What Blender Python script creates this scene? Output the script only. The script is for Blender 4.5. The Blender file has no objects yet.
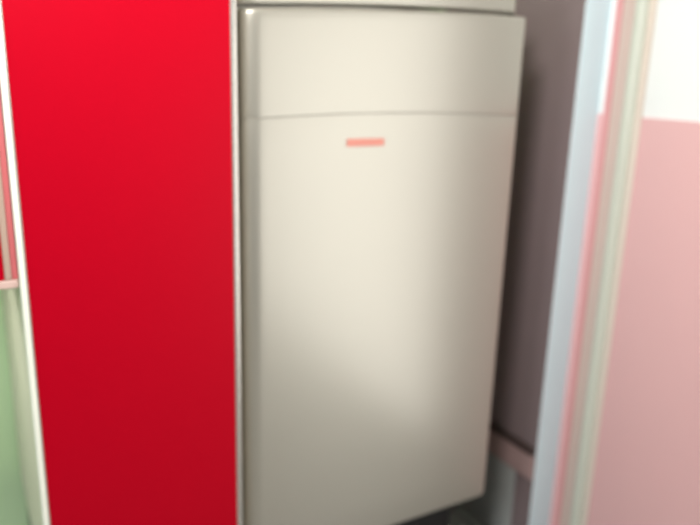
import bpy, bmesh, math, random
from mathutils import Matrix, Vector
S = bpy.context.scene
C = S.collection

# ---------------------------------------------------------------- camera
cam_d = bpy.data.cameras.new('camera')
cam = bpy.data.objects.new('camera', cam_d); C.objects.link(cam)
cam.matrix_world = Matrix(((0.869589, 0.104106, -0.482677, 0.0),
                           (-0.492905, 0.24107, -0.83602, 0.0),
                           (0.029324, 0.964908, 0.260946, 1.4),
                           (0, 0, 0, 1)))
cam_d.sensor_width = 36.0
cam_d.lens = 703.0 / 700.0 * 36.0
cam_d.clip_start = 0.02
cam_d.dof.use_dof = True
cam_d.dof.focus_distance = 1.0
cam_d.dof.aperture_fstop = 1.9
S.camera = cam

# ---------------------------------------------------------------- light
S.view_settings.view_transform = 'Standard'
S.view_settings.look = 'None'
S.view_settings.gamma = 1.0
S.view_settings.use_curve_mapping = False
S.view_settings.exposure = 0.0
W = bpy.data.worlds.new('world'); S.world = W; W.use_nodes = True
W.node_tree.nodes['Background'].inputs[0].default_value = (0.80, 0.92, 1.0, 1)
W.node_tree.nodes['Background'].inputs[1].default_value = 0.16

def area(name, loc, target, sx, sy, power, col):
    l = bpy.data.lights.new(name, 'AREA'); l.shape = 'RECTANGLE'; l.size = sx; l.size_y = sy
    l.energy = power; l.color = col
    o = bpy.data.objects.new(name, l); C.objects.link(o)
    o.location = loc
    o.rotation_euler = (Vector(target) - Vector(loc)).to_track_quat('-Z', 'Y').to_euler()
    return o
area('daylight_right', (1.87, -0.55, 0.81), (0.0, -0.55, 0.81), 2.4, 2.08, 49, (1.0, 0.985, 0.94))
area('fill_left', (-2.3, 0.40, 1.75), (0.6, 1.75, 1.2), 1.0, 0.8, 30, (0.90, 0.99, 1.0))  # unseen fill, added to brighten the mint and right walls
area('ceiling_light', (0.02, 0.50, 2.24), (0.9, 1.2, 1.3), 0.35, 0.35, 33, (1.0, 1.0, 0.97))
area('under_cabinet_fill', (-0.25, 1.75, 0.955), (-0.25, 1.95, 0.0), 0.40, 0.06, 2.4, (1.0, 1.0, 0.95))  # added fill with no fitting, brightens the mint wall and cabinet side

# ---------------------------------------------------------------- materials
def lin(c):
    return tuple((x / 12.92 if x <= 0.04045 else ((x + 0.055) / 1.055) ** 2.4) for x in c)
def mat(name, rgb, rough=0.5, metal=0.0, bump=0.0, scale=60.0, vary=0.03, coat=0.0, spec=0.5):
    m = bpy.data.materials.new(name); m.use_nodes = True
    nt = m.node_tree; b = nt.nodes['Principled BSDF']
    c = lin(rgb)
    tc = nt.nodes.new('ShaderNodeTexCoord')
    n = nt.nodes.new('ShaderNodeTexNoise'); n.inputs['Scale'].default_value = scale
    n.inputs['Detail'].default_value = 4
    nt.links.new(tc.outputs['Object'], n.inputs['Vector'])
    r = nt.nodes.new('ShaderNodeMixRGB'); r.blend_type = 'MIX'
    r.inputs[1].default_value = tuple(x * (1 - vary) for x in c) + (1,)
    r.inputs[2].default_value = tuple(min(1, x * (1 + vary)) for x in c) + (1,)
    nt.links.new(n.outputs['Fac'], r.inputs[0])
    nt.links.new(r.outputs[0], b.inputs['Base Color'])
    b.inputs['Roughness'].default_value = rough
    b.inputs['Metallic'].default_value = metal
    b.inputs['Specular IOR Level'].default_value = spec
    b.inputs['Coat Weight'].default_value = coat
    b.inputs['Coat Roughness'].default_value = 0.22
    if bump:
        bp = nt.nodes.new('ShaderNodeBump'); bp.inputs['Strength'].default_value = bump
        bp.inputs['Distance'].default_value = 0.002
        nt.links.new(n.outputs['Fac'], bp.inputs['Height'])
        nt.links.new(bp.outputs['Normal'], b.inputs['Normal'])
    return m
M = {
 'red':      mat('red_laminate', (0.675, 0.0, 0.10), 0.4, spec=0.08, vary=0.02, scale=8),
 'alu':      mat('aluminium_profile', (0.82, 0.80, 0.77), 0.26, metal=0.85, vary=0.02),
 'carcass':  mat('white_carcass_board', (0.80, 0.77, 0.70), 0.35, vary=0.02),
 'filler':   mat('red_bounce_filler', (0.80, 0.42, 0.43), 0.4, vary=0.02),
 'fridge':   mat('cream_enamel', (0.665, 0.645, 0.60), 0.34, metal=0.49, vary=0.01, scale=5, coat=0.6, spec=0.6),
 'gasket':   mat('grey_rubber_gasket', (0.45, 0.43, 0.36), 0.7),
 'badge':    mat('red_badge', (0.80, 0.50, 0.44), 0.4, vary=0.02),
 'black':    mat('black_plastic', (0.06, 0.06, 0.06), 0.5),
 'white':    mat('white_wall_paint', (0.98, 0.985, 0.98), 0.55, bump=0.05, vary=0.01),
 'white_bl': mat('cool_white_paint', (0.89, 0.97, 1.0), 0.5, bump=0.03, vary=0.01),
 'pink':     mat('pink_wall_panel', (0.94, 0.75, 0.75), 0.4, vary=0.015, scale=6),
 'taupe':    mat('taupe_wall', (0.53, 0.46, 0.465), 0.7, vary=0.03, scale=4),
 'skirt':    mat('brown_skirting', (0.70, 0.58, 0.57), 0.5, vary=0.04),
 'mint':     mat('mint_wall_paint', (0.84, 0.95, 0.76), 0.6, vary=0.02, scale=6),
 'salmon':   mat('salmon_reflection', (0.90, 0.64, 0.64), 0.4, vary=0.02),
 'olive':    mat('pale_olive_trim_paint', (0.85, 0.855, 0.80), 0.3, vary=0.02),
  'cream':    mat('cream_edge_band', (0.93, 0.925, 0.87), 0.35, vary=0.01),
 'grey_pl':  mat('grey_wall_panel', (0.68, 0.68, 0.67), 0.5, vary=0.02),
 'dark_ln':  mat('dark_rail_cap', (0.30, 0.24, 0.23), 0.6),
 'beige':    mat('pinkish_beige_lip', (0.93, 0.87, 0.82), 0.4, vary=0.02),
 'tan':      mat('tan_edge_profile', (0.68, 0.58, 0.52), 0.4, vary=0.02),
 'rose':     mat('pale_rose_rail', (0.80, 0.68, 0.64), 0.4, vary=0.02),
 'pier':     mat('added_pier_brown', (0.36, 0.27, 0.28), 0.6, vary=0.03),
 'olive_dk': mat('pinkish_tan_lip', (0.85, 0.75, 0.71), 0.6, vary=0.02),
 'ceil':     mat('ceiling_paint', (0.92, 0.91, 0.88), 0.7, vary=0.01),
}
def tile_mat():
    m = bpy.data.materials.new('grey_floor_tile'); m.use_nodes = True
    nt = m.node_tree; b = nt.nodes['Principled BSDF']
    tc = nt.nodes.new('ShaderNodeTexCoord'); br = nt.nodes.new('ShaderNodeTexBrick')
    br.offset = 0.0; br.inputs['Scale'].default_value = 1.0
    br.inputs['Brick Width'].default_value = 0.33; br.inputs['Row Height'].default_value = 0.33
    br.inputs['Mortar Size'].default_value = 0.004
    br.inputs['Color1'].default_value = (0.25, 0.25, 0.24, 1); br.inputs['Color2'].default_value = (0.27, 0.27, 0.255, 1)
    br.inputs['Mortar'].default_value = (0.15, 0.14, 0.14, 1)
    nt.links.new(tc.outputs['Object'], br.inputs['Vector'])
    nt.links.new(br.outputs['Color'], b.inputs['Base Color'])
    b.inputs['Roughness'].default_value = 0.35
    return m
M['floor'] = tile_mat()

# ---------------------------------------------------------------- helpers
def box(bm, x0, x1, y0, y1, z0, z1, bev=0.0, seg=2, mi=0):
    r = bmesh.ops.create_cube(bm, size=1)
    vs = r['verts']
    for v in vs:
        v.co = Vector(((x0 + x1) / 2 + v.co.x * (x1 - x0), (y0 + y1) / 2 + v.co.y * (y1 - y0), (z0 + z1) / 2 + v.co.z * (z1 - z0)))
    fs = list({f for v in vs for f in v.link_faces})
    for f in fs: f.material_index = mi
    if bev:
        es = list({e for v in vs for e in v.link_edges})
        bmesh.ops.bevel(bm, geom=es, offset=bev, segments=seg, profile=0.5, affect='EDGES')
def obj(name, bm, mats, parent=None, origin=(0, 0, 0), smooth=False):
    me = bpy.data.meshes.new(name)
    o_ = Vector(origin)
    bmesh.ops.recalc_face_normals(bm, faces=bm.faces)
    for v in bm.verts: v.co -= o_
    bm.to_mesh(me); bm.free()
    for m in (mats if isinstance(mats, (list, tuple)) else [mats]): me.materials.append(m)
    if smooth:
        for p in me.polygons: p.use_smooth = True
    o = bpy.data.objects.new(name, me); C.objects.link(o)
    if parent is not None:
        o.parent = parent
        root = parent
        off = Vector((0, 0, 0))
        while root is not None:
            off += Vector(root.location); root = root.parent
        o.location = o_ - off
    else:
        o.location = o_
    return o
def one(name, mats, parent, *a, bev=0.0, seg=2, origin=None):
    bm = bmesh.new(); box(bm, *a, bev=bev, seg=seg)
    if origin is None:
        origin = ((a[0] + a[1]) / 2, (a[2] + a[3]) / 2, a[4])
    return obj(name, bm, mats, parent, origin)
def thing(name, label, cat, loc, group=None):
    o = bpy.data.objects.new(name, None); C.objects.link(o)
    o.empty_display_size = 0.1
    o.location = loc; o['label'] = label; o['category'] = cat
    if group: o['group'] = group
    return o
def struct(o):
    o['kind'] = 'structure'; return o

# ---------------------------------------------------------------- the room
CEIL = 2.5
WIN1 = 0.70
UW, UR, VE = 1.713, 1.824, 1.601      # recess wall, right wall, end of the partition
BACK = 2.30
FL = -0.32
struct(one('floor', M['floor'], None, -2.4, 2.0, -2.2, BACK + 0.1, FL - 0.06, FL, origin=(0, 0, FL)))
struct(one('ceiling', M['ceil'], None, -2.4, 2.0, -2.2, BACK + 0.1, CEIL, CEIL + 0.06))
struct(one('wall_back', M['mint'], None, -2.4, UW, BACK, BACK + 0.1, FL, CEIL))
# partition that closes the recess: taupe towards the recess, cool white on its end
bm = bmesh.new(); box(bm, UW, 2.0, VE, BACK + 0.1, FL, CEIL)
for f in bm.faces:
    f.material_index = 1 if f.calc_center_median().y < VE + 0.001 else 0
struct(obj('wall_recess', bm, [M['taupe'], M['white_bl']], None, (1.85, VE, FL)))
bm = bmesh.new()
box(bm, UW - 0.012, UW - 0.0005, VE + 0.004, BACK - 0.001, 0.0005, 0.0975, bev=0.003)
struct(obj('trim_4', bm, M['skirt'], None, (UW, 1.9, 0)))
struct(one('trim_5', M['dark_ln'], None, UW - 0.016, UW - 0.0005, VE + 0.004, BACK - 0.001, 0.098, 0.128, bev=0.002))
struct(one('trim_6', M['grey_pl'], None, UW - 0.006, UW - 0.0005, 1.687, BACK - 0.001, FL + 0.001, 0.0, bev=0.001))
struct(one('baseboard_back', M['skirt'], None, -2.4, UW - 0.03, BACK - 0.012, BACK - 0.0005, FL + 0.0005, FL + 0.09, bev=0.002))
# right wall: white plaster, pink panelling below
WA, WB, WZ0, WZ1 = -1.78, WIN1, FL + 0.08, 1.88
bm = bmesh.new()
box(bm, UR, 2.0, WB, VE - 0.0008, FL, CEIL)
box(bm, UR, 2.0, -2.2, WA, FL, CEIL)
box(bm, UR, 2.0, WA, WB, FL, WZ0)
box(bm, UR, 2.0, WA, WB, WZ1, CEIL)
struct(obj('wall_right', bm, M['white'], None, (UR, 0, FL)))
bm = bmesh.new()
for a in ((WA, WA + 0.05, WZ0, WZ1), (WB - 0.05, WB, WZ0, WZ1), (WA + 0.05, WB - 0.05, WZ0, WZ0 + 0.05), (WA + 0.05, WB - 0.05, WZ1 - 0.05, WZ1)):
    box(bm, 1.90, 1.95, a[0] + 0.001, a[1] - 0.001, a[2] + 0.001, a[3] - 0.001)
struct(obj('window_1', bm, M['white'], None, (1.92, -0.6, WZ0)))
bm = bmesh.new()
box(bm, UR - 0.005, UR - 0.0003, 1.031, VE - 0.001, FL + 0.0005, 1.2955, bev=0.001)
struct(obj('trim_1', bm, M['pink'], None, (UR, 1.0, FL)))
# added wall section beside the window, out of view, darkens the refrigerator's reflection
struct(one('added_pier', M['pier'], None, UR - 0.010, UR - 0.0003, WB, 1.03, FL + 0.0005, CEIL - 0.001, bev=0.002))
# moulded post on the right wall: salmon fillet (a pink reflection put into its colour), groove, rounded olive bead
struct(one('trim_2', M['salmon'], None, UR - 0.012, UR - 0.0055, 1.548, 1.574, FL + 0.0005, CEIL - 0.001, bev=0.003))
bm = bmesh.new()
prof = [(UR - 0.009, 1.547), (UR - 0.009, 1.5)] + [(UR - 0.006 - 0.022 * math.sin(math.pi * i / 16), 1.478 + 0.022 * math.cos(math.pi * i / 16)) for i in range(17)] + [(UR - 0.0055, 1.456), (UR - 0.0055, 1.547)]
lo = [bm.verts.new((x, y, FL + 0.0005)) for x, y in prof]; hi = [bm.verts.new((x, y, CEIL - 0.001)) for x, y in prof]
n = len(prof)
for i in range(n):
    f = bm.faces.new((lo[i], lo[(i + 1) % n], hi[(i + 1) % n], hi[i])); f.material_index = 1 if i == 0 else 0
bm.faces.new(lo[::-1]); bm.faces.new(hi)
struct(obj('trim_3', bm, [M['olive'], M['olive_dk']], None, (UR, 1.478, FL)))
struct(one('trim_8', M['beige'], None, UR - 0.010, UR - 0.0055, 1.430, 1.4555, FL + 0.0005, CEIL - 0.001, bev=0.002))

# ---------------------------------------------------------------- tall red cabinet
V0 = 1.47
tc_ = thing('tall_cabinet', 'tall cabinet with a plain red door edged in aluminium, beside the refrigerator', 'cabinet', (0.33, 1.60, FL))
T0, T1 = 0.0990, 0.5575
one('carcass', M['carcass'], tc_, T0 + 0.002, T1 - 0.006, V0 + 0.024, BACK - 0.02, 0.10, 2.32, bev=0.001)
one('plinth', M['black'], tc_, T0 + 0.01, T1 - 0.01, V0 + 0.07, BACK - 0.04, FL + 0.001, 0.0995)
dr = one('door', M['red'], tc_, T0 + 0.013, T1 - 0.013, V0 + 0.002, V0 + 0.021, 0.115, 2.315, bev=0.0008)
for x0, x1 in ((T0, T0 + 0.0120), (T0 + 0.0122, T0 + 0.0145), (T1 - 0.0145, T1)):  # the narrow second strip stands for a grey shadow beside the left trim
    bm = bmesh.new(); box(bm, x0, x1, V0 - 0.001, V0 + 0.022, 0.105, 2.325, bev=min(0.004, (x1 - x0) * 0.35), seg=4)
    obj('edge_trim', bm, M['cream'] if x0 == T0 else M['alu'], dr, ((x0 + x1) / 2, V0, 0.105))
for z0 in (0.105, 2.3105):
    one('edge_trim', M['alu'], dr, T0 + 0.0145, T1 - 0.0145, V0 - 0.001, V0 + 0.022, z0, z0 + 0.0145, bev=0.003)

# ---------------------------------------------------------------- wall cabinet on the left
wc = thing('wall_cabinet', 'red-fronted wall cabinet hung over the mint green wall, left of the tall cabinet', 'cabinet', (-0.25, 1.75, 0.995))
WF = V0 + 0.012
one('carcass', M['carcass'], wc, -0.62, T0 - 0.003, WF + 0.022, BACK - 0.002, 0.972, 2.32, bev=0.001)
d2 = one('door', M['red'], wc, -0.60, 0.073, WF, WF + 0.019, 0.985, 2.31, bev=0.0008)
bm = bmesh.new(); box(bm, 0.0735, 0.086, WF - 0.003, WF + 0.02, 0.985, 2.31, bev=0.003, seg=3)
obj('edge_trim', bm, M['tan'], d2, (0.08, WF, 0.985))
bm = bmesh.new(); box(bm, -0.60, T0 - 0.0015, WF - 0.004, WF + 0.02, 0.968, 0.9845, bev=0.003, seg=3)
obj('bottom_trim', bm, M['rose'], wc, (-0.26, WF, 0.968))
one('filler_strip', M['filler'], wc, 0.0865, T0 - 0.0015, WF + 0.001, WF + 0.02, 0.985, 2.31, bev=0.001)  # white filler, red bounce from the doors put into its colour

# ---------------------------------------------------------------- refrigerator
fr = thing('refrigerator', 'off-white two-door refrigerator with curved front, standing in the recess', 'refrigerator', (1.0, 1.9, FL))
F0, F1 = 0.600, 1.441
def vf(u):                     # plan of the front, its side edges rolled back
    v = 1.545
    r = 0.045; a = F0 + r - u
    if a > 0: v += (r - math.sqrt(max(0.0, r * r - a * a))) * 0.55
    r = 0.022; a = u - (F1 - r)
    if a > 0: v += (r - math.sqrt(max(0.0, r * r - a * a)))
    return v
def corner(u, r):              # outline rounding towards the right-hand corner
    a = u - (F1 - r)
    return r - math.sqrt(max(0.0, r * r - a * a)) if a > 0 else 0.0
def top(u): return -corner(u, 0.010) + 1.527 + 0.035 * (1 - ((1.42 - u) / 0.86) ** 2)
def seam(u): return 1.303 - 0.07 * (u - 1.05) ** 2
def slab(zlo, zhi, name, m, back=1.625, rlo=0.012, rhi=0.012, dv=0.0, lo=F0, hi=F1):
    """a slab whose front follows vf and whose top and bottom follow zhi(u), zlo(u)"""
    bm = bmesh.new()
    us = [F0 + 0.045 * (1 - math.cos(math.pi / 2 * k / 12)) for k in range(12)]
    us += [F0 + 0.045 + (F1 - 0.022 - F0 - 0.045) * k / 40 for k in range(40)]
    us += [F1 - 0.022 + 0.022 * math.sin(math.pi / 2 * k / 8) for k in range(9)]
    def sec(u):
        a, b = zlo(u), zhi(u); f = vf(u) + dv
        s = []
        for k in range(6):
            t = math.pi / 2 * k / 5
            s.append((f + rlo * (1 - math.sin(t)), a + rlo * (1 - math.cos(t))))
        for k in range(1, 12): s.append((f, a + rlo + (b - a - rlo - rhi) * k / 12))
        for k in range(6):
            t = math.pi / 2 * k / 5
            s.append((f + rhi * (1 - math.cos(t)), b - rhi * (1 - math.sin(t))))
        return s
    cols = [[bm.verts.new((lo + (u - F0) * (hi - lo) / (F1 - F0), y, z)) for y, z in sec(u)] for u in us]
    backc = [(bm.verts.new((c[0].co.x, back, c[0].co.z)), bm.verts.new((c[0].co.x, back, c[-1].co.z))) for c in cols]
    for i in range(len(cols) - 1):
        p, q = cols[i], cols[i + 1]
        for k in range(len(p) - 1):
            bm.faces.new((p[k], q[k], q[k + 1], p[k + 1])).smooth = True
        bm.faces.new((backc[i][0], backc[i + 1][0], q[0], p[0]))
        bm.faces.new((p[-1], q[-1], backc[i + 1][1], backc[i][1]))
        bm.faces.new((backc[i][1], backc[i + 1][1], backc[i + 1][0], backc[i][0]))
    for ci in (0, -1):
        bm.faces.new(cols[ci] + [backc[ci][1], backc[ci][0]])
    return obj(name, bm, m, fr, (1.0, 1.6, zlo(1.0)))
one('body', M['fridge'], fr, F0 - 0.002, F1 - 0.004, 1.640, 2.235, 0.055, 1.5695, bev=0.006, seg=3)
one('gasket', M['gasket'], fr, F0 + 0.01, F1 - 0.01, 1.6255, 1.6395, 0.075, 1.52, bev=0.002)
slab(lambda u: top(u) + 0.0105, lambda u: 1.64, 'lid', M['fridge'], back=1.6395, rlo=0.004, rhi=0.006, dv=0.030, hi=F1 - 0.015)
slab(lambda u: seam(u) + 0.0004, top, 'freezer_door', M['fridge'], rlo=0.0012, rhi=0.009)
fd = slab(lambda u: 0.057 + corner(u, 0.026) * 0.9, lambda u: seam(u) - 0.0004, 'refrigerator_door', M['fridge'], rhi=0.0012, rlo=0.010)
# little raised badge, its marks too blurred to be letters
bu0, bu1, bz0, bz1 = 0.872, 0.982, 1.2205, 1.2395
bd = one('badge', M['badge'], fd, bu0, bu1, 1.5425, 1.5448, bz0, bz1, bev=0.001)
bd['label'] = 'small red badge on the lower door'
one('base', M['black'], fr, F0 + 0.03, 1.39, 1.66, 2.20, FL + 0.03, 0.0545, bev=0.003)
for xx in (F0 + 0.08, 1.30):
    for y in (1.71, 2.15):
        bm = bmesh.new()
        bmesh.ops.create_cone(bm, cap_ends=True, segments=20, radius1=0.022, radius2=0.016, depth=0.0285, matrix=Matrix.Translation((xx, y, FL + 0.0151)))
        obj('foot', bm, M['black'], fr, (xx, y, FL + 0.0008))
